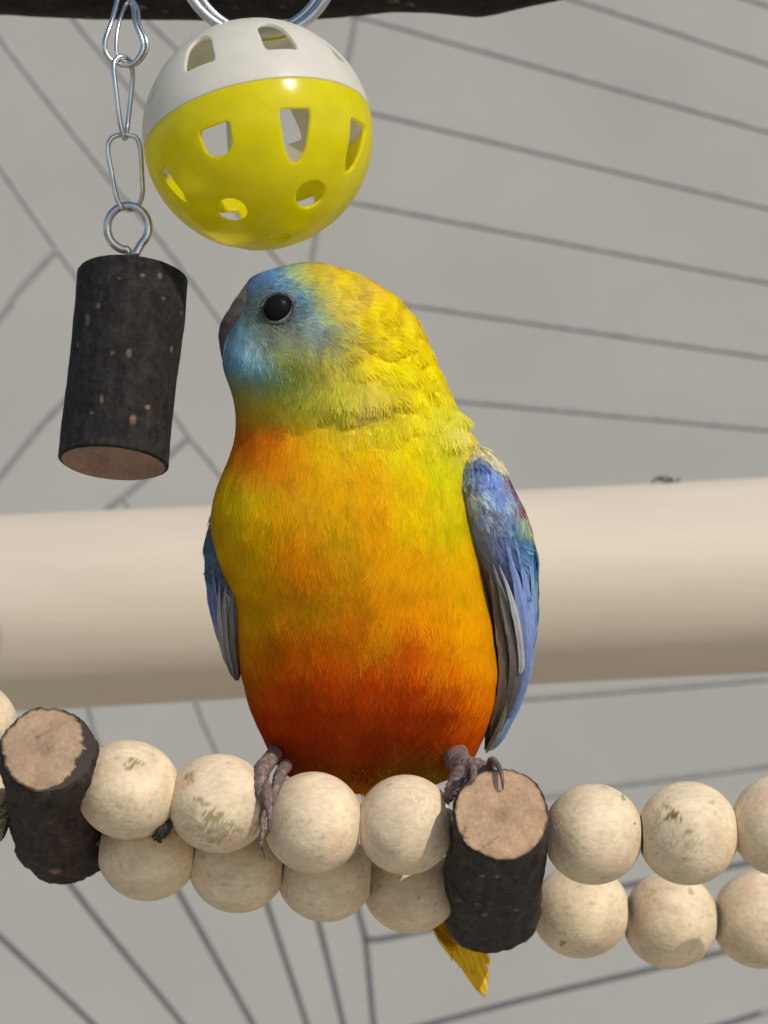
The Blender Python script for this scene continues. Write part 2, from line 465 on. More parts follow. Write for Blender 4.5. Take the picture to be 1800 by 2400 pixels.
def cutter(polys):
    V = []; F = []
    for p in polys:
        o = len(V); n = len(p)
        for r in (0.88, 1.08):
            for la, lo in p: V.append(sph(la, lo, Rb * r))
        ca = np.mean(V[o:o + n], 0); V.append(ca); cb = np.mean(V[o + n:o + 2 * n], 0); V.append(cb)
        for i in range(n):
            j = (i + 1) % n
            F += [(o + i, o + j, o + n + j, o + n + i), (o + j, o + i, o + 2 * n), (o + n + i, o + n + j, o + 2 * n + 1)]
    me = mesh('cutter', np.array(V), F)
    import bmesh
    bm = bmesh.new(); bm.from_mesh(me); bmesh.ops.recalc_face_normals(bm, faces=bm.faces); bm.to_mesh(me); bm.free()
    return me
def cut_half(name, sign, polys, mt):
    V, F = half_shell(sign)
    me = mesh(name, V, F)
    import bmesh
    bm = bmesh.new(); bm.from_mesh(me); bmesh.ops.recalc_face_normals(bm, faces=bm.faces); bm.to_mesh(me); bm.free()
    o = bpy.data.objects.new(name, me); C.objects.link(o)
    c = bpy.data.objects.new('tmp', cutter(polys)); C.objects.link(c)
    md = o.modifiers.new('b', 'BOOLEAN'); md.object = c; md.operation = 'DIFFERENCE'; md.solver = 'EXACT'
    dg = bpy.context.evaluated_depsgraph_get()
    nm = bpy.data.meshes.new_from_object(o.evaluated_get(dg))
    bpy.data.objects.remove(o); bpy.data.objects.remove(c)
    nm.name = name
    ob = link(name, nm, None, ball)
    nm.materials.clear(); nm.materials.append(mt)
    nm.set_sharp_from_angle(angle=math.radians(32))
    return ob
ypol = [hole_poly(15.5, 42, 21 + 43.5 * i, 17, 9, 1) for i in (0, -1, -2, 1, 2, 3, 4, -3)]
ypol[0] = hole_poly(16, 31, 20, 17, 14, 1)
ypol[3] = hole_poly(19, 42, 66, 12, 8, 1)
ypol += [oval(58, lo, 8.5, 8, 1) for lo in (40, -41, 130, -131)] + [oval(86, 0, 0.0, 0.0, 1)][:0]
ypol += [[(84 if abs(t) < 200 else 84, t) for t in range(0, 360, 30)]]
wpol = [hole_poly(17, 42, 21 + 43.5 * i, 17.5, 12, -1) for i in (0, -1, -2, 1, 2, 3, 4, -3)]
wpol += [oval(57, lo, 9, 4.5, -1) for lo in (0, 90, 180, -90)]
wpol += [[(-80, t) for t in range(0, 360, 30)]]
cut_half('yellow_half', 1, ypol, M_yellow)
cut_half('white_half', -1, wpol, M_white)
# ------------------------------------------------------------------ bead perch
perch = thing('bead_perch', 'bird perch of pale wooden beads and two bark logs strung in two rows', 'bird perch', frame(0)(900, 1950))
BEADC = lin((219, 199, 166)) 
OLV = (112, 98, 44); GRM = (158, 146, 112); BRN = (120, 92, 58); PNK = (214, 178, 146)
def bead(x, y, d, r, ry=None, tilt=0.0, stains_shade=(), seed=0, tone=1.0):
    k = (D + d) / D; R = r * S * k
    n, m = 56, 80; V = []; 
    a0 = math.asin(0.38)
    th = np.linspace(a0, math.pi - a0, n)
    xx = np.cos(th) * 1.055; rr = np.sin(th)
    st = (ry or r) / r
    ph = np.linspace(0, 2 * math.pi, m, endpoint=False)
    X = np.repeat(xx[:, None], m, 1); Y = rr[:, None] * -np.sin(ph)[None]; Z = rr[:, None] * np.cos(ph)[None]
    # small random turn so that the flat ends follow the string
    ct, stt = math.cos(tilt), math.sin(tilt)
    X2 = X * ct - Z * stt * 1; Z2 = X * stt + Z * ct
    Vv = np.stack([X2, Y * st, Z2 * st], -1).reshape(-1, 3)
    col = np.tile(BEADC * tone, (len(Vv), 1))
    off = seed * 7.3
    for i, p in enumerate(Vv):
        g = nz((p[0] * 0.7 + off, p[1], p[2]), 2.2, 4)
        col[i] *= 1 + 0.16 * g
        g3 = nz((p[0] * 2.5 + off * 2, p[1] * 9, p[2] * 9), 1.3, 3)
        col[i] *= 1 - 0.10 * max(0, g3)
        if g3 > 0.62: col[i] *= 0.8
        g2 = nz((p[0] + off, p[1] + 5, p[2]), 1.5, 3)
        if g2 > 0.15: 
            w = min(1, (g2 - 0.15) * 1.6) * 0.55; col[i] = col[i] * (1 - w) + lin(PNK) * 0.92 * w
        px, py = p[0] * r, -p[2] * r
        if p[1] < 0.3:
            for (sx, sy, rx, ryy, c, s) in stains_shade:
                q = ((px - sx) / rx) ** 2 + ((py - sy) / ryy) ** 2
                if q < 2.2:
                    ragged = nz((px / 7 + off, py / 7, 0), 1.0, 4)
                    w = max(0, min(1, (1.1 - q + 2.2 * ragged) * 1.8)) * s
                    col[i] = col[i] * (1 - w) + lin(c) * w
    c = np.array(frame(d)(x, y))
    Vv = c + Vv * R
    F = grid_faces(n, m) + [tuple(range(m)), tuple((n - 1) * m + j for j in range(m))[::-1]]
    return link('bead', mesh('bead', Vv, F, col), M_bead, perch)
bead(-76, 1704, 0, 113, seed=1, tilt=-.3)
bead(301, 1851, 0, 116, seed=2, tilt=-.12, stains_shade=[(18, -70, 17, 13, OLV, .75), (-8, 30, 40, 30, GRM, .25)])
bead(513, 1883, 0, 115, 116, seed=3, tilt=-.1, stains_shade=[(-5, 20, 30, 16, OLV, .7), (-40, -20, 10, 6, OLV, .7), (-62, -68, 12, 10, OLV, .6), (10, 45, 45, 22, GRM, .7), (-10, 75, 22, 7, OLV, .4), (-20, -12, 20, 5, OLV, .6), (20, 60, 40, 20, GRM, .4), (-60, 30, 20, 40, GRM, .4)])
bead(735, 1928, 0, 111, 119, seed=4, tilt=-.05, stains_shade=[(-60, -20, 40, 20, GRM, .3)])
bead(951, 1933, 0, 109, 117, seed=5, tilt=-.02, stains_shade=[(20, -60, 40, 15, GRM, .25), (30, -70, 14, 6, BRN, .2)])
bead(1390, 1955, 0, 111, 118, seed=6, tilt=0.0, stains_shade=[(68, -88, 5, 8, BRN, .7), (94, -33, 4, 3, BRN, .9), (-60, 10, 25, 50, GRM, .3)])
bead(1613, 1953, 0, 113, 121, seed=7, tilt=0.04, stains_shade=[(-45, -52, 17, 13, OLV, .95), (-58, -70, 10, 9, OLV, .6), (-80, -40, 10, 30, GRM, .5), (-12, -18, 8, 8, OLV, .7), (-30, 10, 40, 20, GRM, .5), (-22, 48, 5, 4, BRN, .6)])
bead(1831, 1934, 0, 112, 119, seed=8, tilt=0.08)
bead(2052, 1908, 0, 112, 118, seed=9, tilt=0.12)
DL = 300
bead(-84, 1893, 190, 112, seed=11, tilt=-.3, stains_shade=[(60, 40, 80, 55, (98, 96, 72), .9)])  # olive patch paints in the bead's shadow together with its green stain
bead(346, 1997, 190, 112, 114, seed=12, tilt=-.1, stains_shade=[(30, -60, 50, 16, OLV, .5)])
bead(556, 2027, 205, 109, 112, seed=13, tilt=-.08)
bead(763, 2052, 225, 108, 108, seed=14, tilt=-.06)
bead(963, 2080, 300, 107, 107, seed=15, tilt=-.04, stains_shade=[(20, 10, 7, 4, BRN, .7)])
bead(1361, 2135, 520, 109, 110, seed=16, tilt=-.01, stains_shade=[(-48, 62, 8, 6, OLV, .7), (-18, 44, 4, 4, BRN, .7)])
bead(1571, 2157, 560, 106, 113, seed=17, tilt=0.0, stains_shade=[(40, -78, 6, 8, OLV, .5), (-55, -75, 14, 14, GRM, .5)])
bead(1785, 2155, 590, 111, 114, seed=18, tilt=.03, stains_shade=[(14, 20, 10, 10, OLV, .9)])
bead(1996, 2140, 600, 108, 113, seed=19, tilt=.05)
# cords through the two rows
for nm, d, pts in (('cord', 0, [(-500, 1560), (-76, 1704), (130, 1795), (301, 1851), (513, 1883), (735, 1928), (951, 1933), (1170, 1950), (1390, 1955), (1613, 1953), (1831, 1934), (2052, 1908), (2500, 1800)]),
                   ('cord', DL, [(-500, 1740, 190), (-84, 1893, 190), (130, 1955, 190), (346, 1997, 190), (556, 2027, 205), (763, 2052, 225), (963, 2080, 300), (1160, 2110, 380), (1365, 2135, 520), (1571, 2157, 560), (1785, 2155, 590), (1996, 2140, 600), (2500, 2050, 610)])):
    p = catmull([frame(q[2] if len(q) > 2 else d)(q[0], q[1]) for q in pts], 90)
    V, F = tube_geo(p, 7 * S, 10); link(nm, mesh(nm, V, F), M_cord, perch)
# thin dark strands in the gap between two beads
V = np.zeros((0, 3)); F = []
for i in range(9):
    a = [(392 + random.uniform(-12, 12), 1918 + random.uniform(-8, 8), -20), (388 + random.uniform(-14, 14), 1945 + random.uniform(-8, 8), -45), (370 + random.uniform(-14, 20), 1966 + random.uniform(-8, 8), -10)]
    p = catmull([frame(0)(*q) for q in a], 10)
    a_, b_ = tube_geo(p, np.linspace(7, 3, 10) * S, 6, off=len(V)); V = np.vstack([V, a_]); F += b_
link('fibre_knot', mesh('fibre_knot', V, F), M_dark_bits, perch)
# two logs standing through both rows
def empty_part(name, parent, loc):
    return None
kA = lambda x, y, d: frame(d)(x, y, d)
log_parts(perch, [kA(112, 1757, -150), kA(120, 1835, 20), kA(134, 1915, 190), kA(146, 1972, 330)], [np.array([111, 107, 112, 118])[i] * S for i in range(4)],
          lin((64, 55, 49)), (164, 138, 112), spots=[(191, 1733, 2.2, 5, (190, 170, 150)), (206, 1755, 2, 5, (190, 170, 150)), (180, 1757, 2, 4, (190, 170, 150)), (192, 1796, 3, 9, (180, 160, 140)), (130, 2042, 14, 7, (120, 95, 85))],
          amp=0.075, seed=21, core=True, barkw=lambda a: 0.06 + 0.26 * max(0, math.cos(a - 0.25)) ** 2, lump=((0.03, 0.1, 0.03, 0.1, 0.6), (0.9, 0.3, 0.1, 0.08, 0.4), (0.85, 2.6, -0.06, 0.1, 0.4)),
          cracks=[(84, 1729, 92, 1727, 3), (92, 1727, 112, 1716, 1.5)])
log_parts(perch, [kA(1176, 1908, -175), kA(1168, 1980, 10), kA(1157, 2052, 210), kA(1150, 2122, 440)], [np.array([112, 114, 120, 126])[i] * S for i in range(4)],
          lin((60, 54, 49)), (174, 143, 113), spots=[(1130, 2053, 5, 2, (130, 120, 110)), (1165, 2055, 6, 2.5, (125, 115, 105)), (1135, 2144, 8, 5, (120, 100, 95)), (1210, 2133, 7, 3, (110, 105, 100)), (1075, 2110, 6, 3, (110, 100, 90)), (1120, 2120, 7, 3, (100, 92, 86))],
          amp=0.045, seed=33, core=True, barkw=0.045, lump=((0.92, 2.2, 0.06, 0.08, 0.5), (0.95, 0.7, 0.05, 0.06, 0.4), (0.8, 1.5, -0.04, 0.1, 0.4)),
          cracks=[(1122, 1995, 1170, 1960, 2.5), (1085, 1960, 1092, 1940, 5), (1080, 1958, 1096, 1966, 4)])

# ------------------------------------------------------------------ the parrot
DB = 110
parrot = thing('parrot', 'small yellow parrot with blue face and wings perched on the beads, head turned left', 'parrot', frame(DB)(860, 1840))
class Loft:
    def __init__(self, rows, n, sm=3):
        r = np.array(rows, float)
        self.y = np.linspace(r[0, 0], r[-1, 0], n)
        self.xl, self.xr, self.bf, self.bb, self.dc = [smooth_interp(self.y, r[:, 0], r[:, i], sm) for i in range(1, 6)]
    def front(self, x, y):
        xl, xr, bf, dc = [np.interp(y, self.y, a) for a in (self.xl, self.xr, self.bf, self.dc)]
        c = (xl + xr) / 2; a = (xr - xl) / 2
        u = np.clip(np.abs((x - c) / a), 0, 1)
        return dc - bf * np.power(np.maximum(0, 1 - u ** 2.15), 1 / 2.15)
    def build(self, m):
        n = len(self.y); th = np.linspace(0, 2 * math.pi, m, endpoint=False)
        c = (self.xl + self.xr) / 2; a = (self.xr - self.xl) / 2
        e = 2 / 2.15
        cx = np.sign(np.cos(th)) * np.abs(np.cos(th)) ** e; sx = np.sign(np.sin(th)) * np.abs(np.sin(th)) ** e
        X = c[:, None] + a[:, None] * cx[None]
        dep = self.dc[:, None] - np.where(sx[None] > 0, self.bf[:, None] * sx[None], self.bb[:, None] * sx[None])
        Y = np.repeat(self.y[:, None], m, 1)
        return X, Y, dep
def loft_mesh(name, L, m, d0, colf, amp=0, nsc=1 / 90, disp=None):
    X, Y, Dp = L.build(m); n = len(L.y)
    V = fa(d0, X, Y, Dp).reshape(-1, 3)
    if amp:
        ctr = np.repeat(fa(d0, (L.xl + L.xr) / 2, L.y, L.dc)[:, None], m, 1).reshape(-1, 3)
        for i in range(len(V)):
            h = nz((X.flat[i] * nsc, Y.flat[i] * nsc * 0.55, Dp.flat[i] * nsc), 1.0, 3) * amp * S
            if disp is not None and Dp.flat[i] < 120: h += disp(X.flat[i], Y.flat[i]) * S
            dv = V[i] - ctr[i]; dv /= np.linalg.norm(dv) + 1e-9
            V[i] += dv * h
    F = grid_faces(n, m) + [tuple(range(m)), tuple((n - 1) * m + j for j in range(m))[::-1]]
    kq = (D + V[:, 1] / S) / D
    col = colf(V[:, 0] / S / kq + 900, 1200 - V[:, 2] / S / kq)
    return outward(mesh(name, V, F, col))
def cmap(points, power=3.2, soft=12):
    P = np.array([[p[0], p[1]] for p in points], float); K = np.array([lin(p[2]) for p in points])
    def f(x, y):
        x = np.asarray(x, float); y = np.asarray(y, float); out = np.zeros((len(x), 3)); 
        for s in range(0, len(x), 20000):
            d2 = (x[s:s + 20000, None] - P[None, :, 0]) ** 2 + (y[s:s + 20000, None] - P[None, :, 1]) ** 2 + soft ** 2
            w = d2 ** (-power / 2 * 1.0)
            w /= w.sum(1)[:, None]
            out[s:s + 20000] = w @ K
        return out
    return f
BODY = cmap([
    (600, 735, (104, 107, 98)), (620, 765, (116, 121, 108)), (575, 735, (108, 111, 102)), (630, 790, (128, 135, 118)), (690, 765, (124, 129, 120)), (760, 800, (128, 137, 146)), (725, 785, (136, 145, 146)), (700, 870, (135, 138, 58)), (730, 860, (148, 146, 60)),
    (655, 727, (40, 40, 42)), (640, 715, (78, 84, 80)), (672, 740, (89, 96, 90)), (655, 765, (111, 116, 104)), (618, 727, (112, 116, 105)), (692, 735, (127, 150, 155)),
    (610, 655, (84, 126, 190)), (645, 655, (90, 132, 188)), (690, 700, (90, 136, 178)), (590, 640, (125, 159, 203)), (630, 640, (146, 195, 209)), (650, 668, (117, 159, 195)), (690, 690, (126, 176, 197)), (600, 665, (133, 170, 187)), (680, 640, (186, 213, 176)),
    (700, 650, (213, 210, 70)), (740, 640, (234, 206, 12)), (800, 660, (240, 210, 8)), (740, 690, (223, 200, 40)), (725, 700, (142, 187, 177)), (740, 740, (145, 192, 197)), (705, 715, (116, 162, 180)),
    (760, 760, (182, 200, 152)), (775, 730, (236, 208, 12)), (720, 760, (177, 195, 188)), (745, 785, (149, 167, 174)), (775, 800, (190, 190, 110)),
    (615, 690, (144, 159, 145)), (590, 720, (141, 151, 141)), (605, 760, (148, 161, 147)), (640, 775, (153, 163, 147)), (680, 780, (162, 172, 151)),
    (570, 760, (146, 184, 187)), (555, 800, (159, 199, 207)), (590, 800, (162, 194, 189)), (580, 835, (201, 233, 244)), (600, 842, (201, 233, 242)), (550, 850, (146, 192, 197)), (580, 870, (138, 190, 192)), (620, 870, (146, 190, 180)), (640, 900, (152, 182, 108)),
    (650, 830, (165, 173, 91)), (690, 850, (139, 140, 56)), (720, 830, (174, 170, 75)), (770, 850, (212, 195, 75)), (700, 910, (161, 170, 80)), (745, 890, (188, 178, 69)),
    (560, 900, (150, 160, 110)), (570, 925, (208, 185, 45)), (640, 940, (213, 200, 40)), (720, 950, (208, 205, 60)), (800, 930, (223, 215, 70)), (860, 960, (222, 205, 110)), (800, 980, (208, 200, 60)),
    (850, 760, (246, 215, 5)), (900, 720, (248, 210, 4)), (940, 800, (248, 216, 5)), (850, 840, (236, 216, 20)), (920, 870, (238, 220, 20)), (1000, 850, (244, 216, 12)), (1000, 930, (234, 220, 25)), (1050, 960, (230, 224, 60)),
    (580, 985, (213, 159, 28)), (570, 1030, (234, 126, 14)), (640, 1030, (234, 136, 14)), (600, 1075, (230, 142, 14)), (660, 1080, (236, 154, 14)), (700, 1010, (223, 185, 24)),
    (760, 1040, (238, 202, 16)), (850, 1040, (244, 210, 14)), (690, 1050, (234, 172, 14)), (900, 1000, (222, 212, 40)), (850, 1100, (246, 185, 12)), (740, 1110, (240, 185, 12)), (960, 1050, (234, 216, 14)), (1040, 1040, (228, 220, 40)), (1080, 1010, (232, 220, 130)), (1030, 1110, (224, 220, 14)), (960, 1130, (234, 202, 12)),
    (540, 1140, (229, 194, 20)), (560, 1180, (220, 196, 18)), (620, 1180, (232, 194, 16)), (540, 1280, (224, 184, 18)), (600, 1260, (236, 189, 16)), (690, 1280, (234, 156, 14)), (660, 1220, (230, 174, 14)), (720, 1330, (230, 154, 14)), (580, 1350, (229, 184, 16)),
    (790, 1180, (226, 179, 14)), (800, 1240, (213, 172, 18)), (870, 1200, (234, 174, 12)), (960, 1220, (230, 200, 10)), (1060, 1230, (220, 206, 14)), (1080, 1300, (230, 190, 12)), (890, 1280, (234, 172, 12)), (980, 1310, (234, 180, 10)), (820, 1330, (220, 164, 16)),
    (570, 1430, (224, 179, 18)), (620, 1420, (232, 172, 14)), (740, 1430, (216, 156, 16)), (820, 1400, (220, 152, 14)), (910, 1420, (230, 160, 12)), (1020, 1390, (246, 170, 8)), (1090, 1390, (254, 184, 6)), (1110, 1480, (255, 174, 5)), (1040, 1470, (248, 162, 8)),
    (580, 1520, (229, 154, 14)), (650, 1530, (214, 113, 12)), (740, 1500, (217, 116, 12)), (830, 1470, (217, 126, 14)), (880, 1500, (220, 152, 18)), (960, 1520, (217, 103, 12)), (1040, 1560, (230, 142, 10)), (1130, 1560, (254, 164, 5)),
    (590, 1590, (204, 106, 12)), (660, 1600, (210, 83, 10)), (760, 1580, (212, 86, 10)), (880, 1580, (210, 78, 12)), (980, 1600, (205, 76, 12)), (1070, 1620, (212, 96, 10)), (1140, 1640, (248, 144, 6)),
    (620, 1670, (205, 76, 12)), (700, 1660, (190, 63, 14)), (820, 1660, (195, 68, 16)), (940, 1670, (190, 63, 16)), (1040, 1670, (185, 63, 16)), (1110, 1690, (217, 104, 12)),
    (650, 1740, (185, 66, 20)), (760, 1740, (172, 58, 22)), (880, 1740, (165, 54, 20)), (990, 1740, (180, 62, 20)), (1080, 1740, (218, 90, 16)),
    (680, 1800, (170, 73, 28)), (780, 1800, (180, 73, 22)), (850, 1800, (168, 60, 20)), (960, 1805, (165, 95, 28)), (1030, 1800, (185, 135, 30)), (780, 1835, (198, 139, 20)), (850, 1850, (213, 144, 16)), (940, 1840, (213, 179, 40)), (1030, 1850, (213, 184, 50)),
], power=3.5, soft=12)
_BODY = BODY
def BODY(x, y):
    c = _BODY(x, y); m = (c[:, 2] > c[:, 1] * 0.95)[:, None]
    return np.minimum(c * np.where(m, np.array([1.0, 1.06, 1.16]), np.array([1.12, 1.13, 1.05])), 0.92)
rows = [  # y, xl, xr, front, back, centre depth
    (619, 705, 745, 10, 10, 78), (622, 668, 790, 40, 40, 78), (630, 628, 820, 74, 70, 76), (644, 593, 846, 104, 100, 74), (660, 579, 875, 125, 120, 72), (690, 573, 922, 145, 140, 70),
    (720, 562, 950, 158, 155, 70), (760, 545, 982, 170, 170, 70), (800, 527, 1001, 176, 180, 70), (830, 524, 1013, 180, 185, 70), (870, 530, 1036, 186, 195, 72), (914, 546, 1052, 192, 205, 76), (950, 554, 1066, 199, 215, 80), (985, 556, 1084, 203, 225, 86),
    (1008, 556, 1100, 204, 232, 92), (1031, 552, 1112, 212, 240, 98), (1081, 537, 1108, 236, 255, 105), (1127, 518, 1100, 252, 265, 110), (1195, 500, 1108, 272, 280, 118), (1250, 503, 1116, 282, 285, 125), (1325, 518, 1130, 288, 290, 135),
    (1371, 538, 1138, 286, 290, 142), (1405, 556, 1146, 284, 290, 148), (1465, 556, 1160, 282, 285, 156), (1568, 560, 1174, 268, 272, 172), (1636, 575, 1169, 244, 250, 184), (1698, 595, 1151, 206, 222, 196), (1750, 618, 1130, 158, 190, 206), (1790, 636, 1114, 118, 150, 214), (1825, 662, 1086, 84, 120, 222), (1850, 715, 1030, 54, 90, 228), (1866, 780, 960, 20, 30, 230)]
LB = Loft(rows, 230, 24)
def seg_d(x, y, pl):
    b = 1e9
    for (x0, y0), (x1, y1) in zip(pl[:-1], pl[1:]):
        t = max(0, min(1, ((x - x0) * (x1 - x0) + (y - y0) * (y1 - y0)) / ((x1 - x0) ** 2 + (y1 - y0) ** 2)))
        b = min(b, math.hypot(x - x0 - t * (x1 - x0), y - y0 - t * (y1 - y0)))
    return b
RUFF = [(700, 1030), (745, 1012), (790, 998), (830, 1012), (872, 1008), (905, 985), (950, 972)]
FOLD = [(985, 868), (1020, 922)]; FOLD2 = [(825, 815), (850, 832), (905, 858), (950, 850)]
def bdisp(x, y):
    h = 20 * math.exp(-((x - 680) / 85) ** 2 - ((y - 880) / 70) ** 2) + 9 * math.exp(-((x - 830) / 90) ** 2 - ((y - 950) / 40) ** 2) + 14 * math.exp(-((x - 590) / 45) ** 2 - ((y - 850) / 40) ** 2)
    if y > 780 and y < 1080:
        h -= (4 + 3 * vnoise([x], [y], 40)[0]) * math.exp(-(seg_d(x, y, RUFF) / 15) ** 2) + 9 * math.exp(-(seg_d(x, y, FOLD) / 8) ** 2) + 8 * math.exp(-(seg_d(x, y, FOLD2) / 9) ** 2)
    if y < 1060 and x > 800: h += 5.5 * nz((x / 42, y / 30, 1.7), 1.0, 3)
    h += 12 * math.exp(-((x - 1085) / 16) ** 2 - ((y - 978) / 14) ** 2)
    h += 10 * math.exp(-((x - 560) / 60) ** 2 - ((y - 1240) / 110) ** 2)
    return h
body_me = loft_mesh('body', LB, 190, DB, BODY, amp=2.5, disp=bdisp)
body = link('body', body_me, M_feather, parrot)

def plumage(name, me, parent, cf, count, Lf, Wf, flow, keep=None, lift=0.10, jit=14, seedn=1, jcol=0.06, soft=0.94, ajit=0.2):
    r = np.random.default_rng(seedn)
    nv = len(me.vertices); co = np.zeros(nv * 3); me.vertices.foreach_get('co', co); co = co.reshape(-1, 3)
    no = np.zeros(nv * 3); me.vertices.foreach_get('normal', no); no = no.reshape(-1, 3)
    me.calc_loop_triangles(); nt = len(me.loop_triangles); tr = np.zeros(nt * 3, np.int32); me.loop_triangles.foreach_get('vertices', tr); tr = tr.reshape(-1, 3)
    ar = np.linalg.norm(np.cross(co[tr[:, 1]] - co[tr[:, 0]], co[tr[:, 2]] - co[tr[:, 0]]), axis=1)
    pick = r.choice(nt, count, p=ar / ar.sum())
    u = r.random((count, 2)); sw = u.sum(1) > 1; u[sw] = 1 - u[sw]
    w = np.stack([1 - u.sum(1), u[:, 0], u[:, 1]], 1)
    p = (co[tr[pick]] * w[..., None]).sum(1); nn = (no[tr[pick]] * w[..., None]).sum(1); nn /= np.linalg.norm(nn, axis=1)[:, None] + 1e-9
    k = (D + p[:, 1] / S) / D
    x = p[:, 0] / S / k + 900; y = 1200 - p[:, 2] / S / k
    if keep is not None:
        kk = keep(x, y, p[:, 1] / S); p, nn, x, y = p[kk], nn[kk], x[kk], y[kk]
    n = len(p)
    fx, fy = flow(x, y)
    a = r.normal(0, ajit, n) + 0.30 * vnoise(x, y, 55) + 0.2 * vnoise(x + 900, y, 24); ca, sa = np.cos(a), np.sin(a)
    fx, fy = fx * ca - fy * sa, fx * sa + fy * ca
    t = np.stack([fx, np.zeros(n), -fy], 1)
    t -= nn * (t * nn).sum(1)[:, None]; t /= np.linalg.norm(t, axis=1)[:, None] + 1e-9
    b = np.cross(nn, t)
    Ln = Lf(x, y) * S * r.uniform(0.7, 1.3, n); Wd = Wf(x, y) * S * r.uniform(0.7, 1.3, n)
    base = cf(x + r.normal(0, jit, n), y + r.normal(0, jit, n))
    base *= (1 + r.normal(0, jcol, n) + 0.07 * vnoise(x, y, 34) + (0.07 + 0.09 * np.clip((930 - y) / 60, 0, 1)) * vnoise(x + 500, y * 0.6, 13))[:, None]
    base[:, 0] *= 1 + r.normal(0, 0.04, n); base[:, 1] *= 1 + r.normal(0, 0.05, n)
    lf = lift * r.uniform(0.3, 1.6, n); curl = r.normal(0, 0.12, n)
    V = np.zeros((n, 7, 3)); Cc = np.zeros((n, 7, 3)); Nn = np.zeros((n, 7, 3))
    for i, (s, ws) in enumerate(((0, 0.5), (0.4, 1.0), (0.78, 0.8), (1.0, 0))):
        ctr = p + t * (Ln * s)[:, None] + nn * (Ln * (lf * s - 0.10 * s * s) + 1.0 * S)[:, None] + b * (Ln * curl * s * s)[:, None]
        tone = 0.93 + 0.14 * s
        if i < 3:
            V[:, 2 * i] = ctr - b * (Wd * ws / 2)[:, None]; V[:, 2 * i + 1] = ctr + b * (Wd * ws / 2)[:, None]
            Cc[:, 2 * i] = base * tone; Cc[:, 2 * i + 1] = base * tone
        else:
            V[:, 6] = ctr; Cc[:, 6] = base * tone
    rn = r.normal(0, 1 - soft, (n, 3)); Nb = nn + rn; Nb /= np.linalg.norm(Nb, axis=1)[:, None]
    Nn[:] = Nb[:, None]
    idx = (np.arange(n) * 7)[:, None]
    q = np.concatenate([idx + np.array([[0, 2, 3, 1]]), idx + np.array([[2, 4, 5, 3]])]).tolist()
    tri = (idx + np.array([[4, 6, 5]])).tolist()
    m2 = mesh(name, V.reshape(-1, 3), [tuple(f) for f in q] + [tuple(f) for f in tri], np.clip(Cc.reshape(-1, 3), 0.002, 0.95))
    m2.polygons.foreach_set('use_smooth', [True] * len(m2.polygons))
    m2.normals_split_custom_set_from_vertices(Nn.reshape(-1, 3).tolist())
    o = link(name, m2, M_plume, parent)
    o['kind'] = 'stuff'
    return o
def flow_body(x, y):
    hx, hy = x - 555, y - 735
    l = np.hypot(hx, hy) + 1e-6
    w = np.clip((960 - y) / 160, 0, 1)
    dx = (x - 850) * 0.0004
    fx = w * hx / l + (1 - w) * (dx + 0.05); fy = w * (hy / l * 0.9 + 0.35) + (1 - w) * 1.0
    l = np.hypot(fx, fy); return fx / l, fy / l
EX, EY, ER = 660, 738, 34
def keep_body(x, y, d):
    e = (x - 654) ** 2 + (y - 727) ** 2 > (ER - 3) ** 2
    bk = ~(((x < 584 - (y - 672) * 0.52) & (y > 674) & (y < 748)) | ((x < 549 - (y - 748) * 0.3) & (y >= 748) & (y < 830)))
    return e & bk
def Lb(x, y):
    hd = np.clip((y - 640) / 420, 0, 1); near = np.clip((x - 560) / 260, 0, 1)
    return np.where(y < 960, 13 + 15 * hd + 6 * near, 29 + 8 * np.clip((y - 1000) / 300, 0, 1))
def Wb(x, y): return np.where(y < 900, 2.1, 2.3)
plumage('plumage', body_me, body, BODY, 330000, Lb, Wb, flow_body, keep_body, lift=0.04, jit=16)

# eye
ed = LB.front(EX, EY)
def uv_sphere(c, R, n=24, m=32, sq=(1, 1, 1)):
    V = []; F = []
    for i in range(n + 1):
        a = math.pi * i / n
        for j in range(m):
            b = 2 * math.pi * j / m
            V.append((c[0] + R * sq[0] * math.sin(a) * math.cos(b), c[1] + R * sq[1] * math.sin(a) * math.sin(b), c[2] + R * sq[2] * math.cos(a)))
    return V, grid_faces(n + 1, m)
V, F = uv_sphere(frame(DB)(EX, EY, ed + 3), ER * S * 1.02, sq=(1, 0.72, 0.96))
eye = link('eye', mesh('eye', V, F), M_eye, parrot)
# fleshy ring round the eye
pts = [frame(DB)(EX + 37 * math.cos(a), EY + 35 * math.sin(a), LB.front(EX + 37 * math.cos(a), EY + 35 * math.sin(a)) - 2) for a in np.linspace(0, 2 * math.pi, 41)][:-1]
V, F = tube_geo(pts, np.array([(5.0 + 1.6 * math.sin(i * 2.7)) * S for i in range(40)]), 8, True)
link('eye_ring', mesh('eye_ring', V, F, np.array([lin((84, 84, 80)) * random.uniform(.6, 1.3) for _ in range(len(V))])), M_skin, eye)
# beak
BEAKC = cmap([(590, 680, (92, 90, 82)), (600, 700, (92, 90, 82)), (565, 720, (84, 80, 74)), (555, 745, (66, 57, 52)), (535, 765, (90, 70, 66)), (520, 800, (84, 60, 57)), (530, 800, (105, 88, 90)), (545, 770, (104, 98, 96)), (526, 840, (82, 66, 62))], soft=5)
LK = Loft([(668, 582, 600, 16, 20, 50), (678, 574, 640, 30, 50, 52), (692, 564, 655, 46, 80, 52), (708, 554, 655, 56, 84, 48), (735, 538, 640, 56, 82, 46), (745, 531, 620, 56, 78, 44), (762, 521, 600, 50, 60, 44), (790, 516, 580, 40, 46, 54), (815, 517, 570, 32, 36, 60), (840, 521, 560, 22, 24, 64), (856, 530, 550, 10, 10, 66)], 70)
beak = link('beak', loft_mesh('beak', LK, 60, DB, BEAKC, amp=3, nsc=1 / 30), M_beak, parrot)
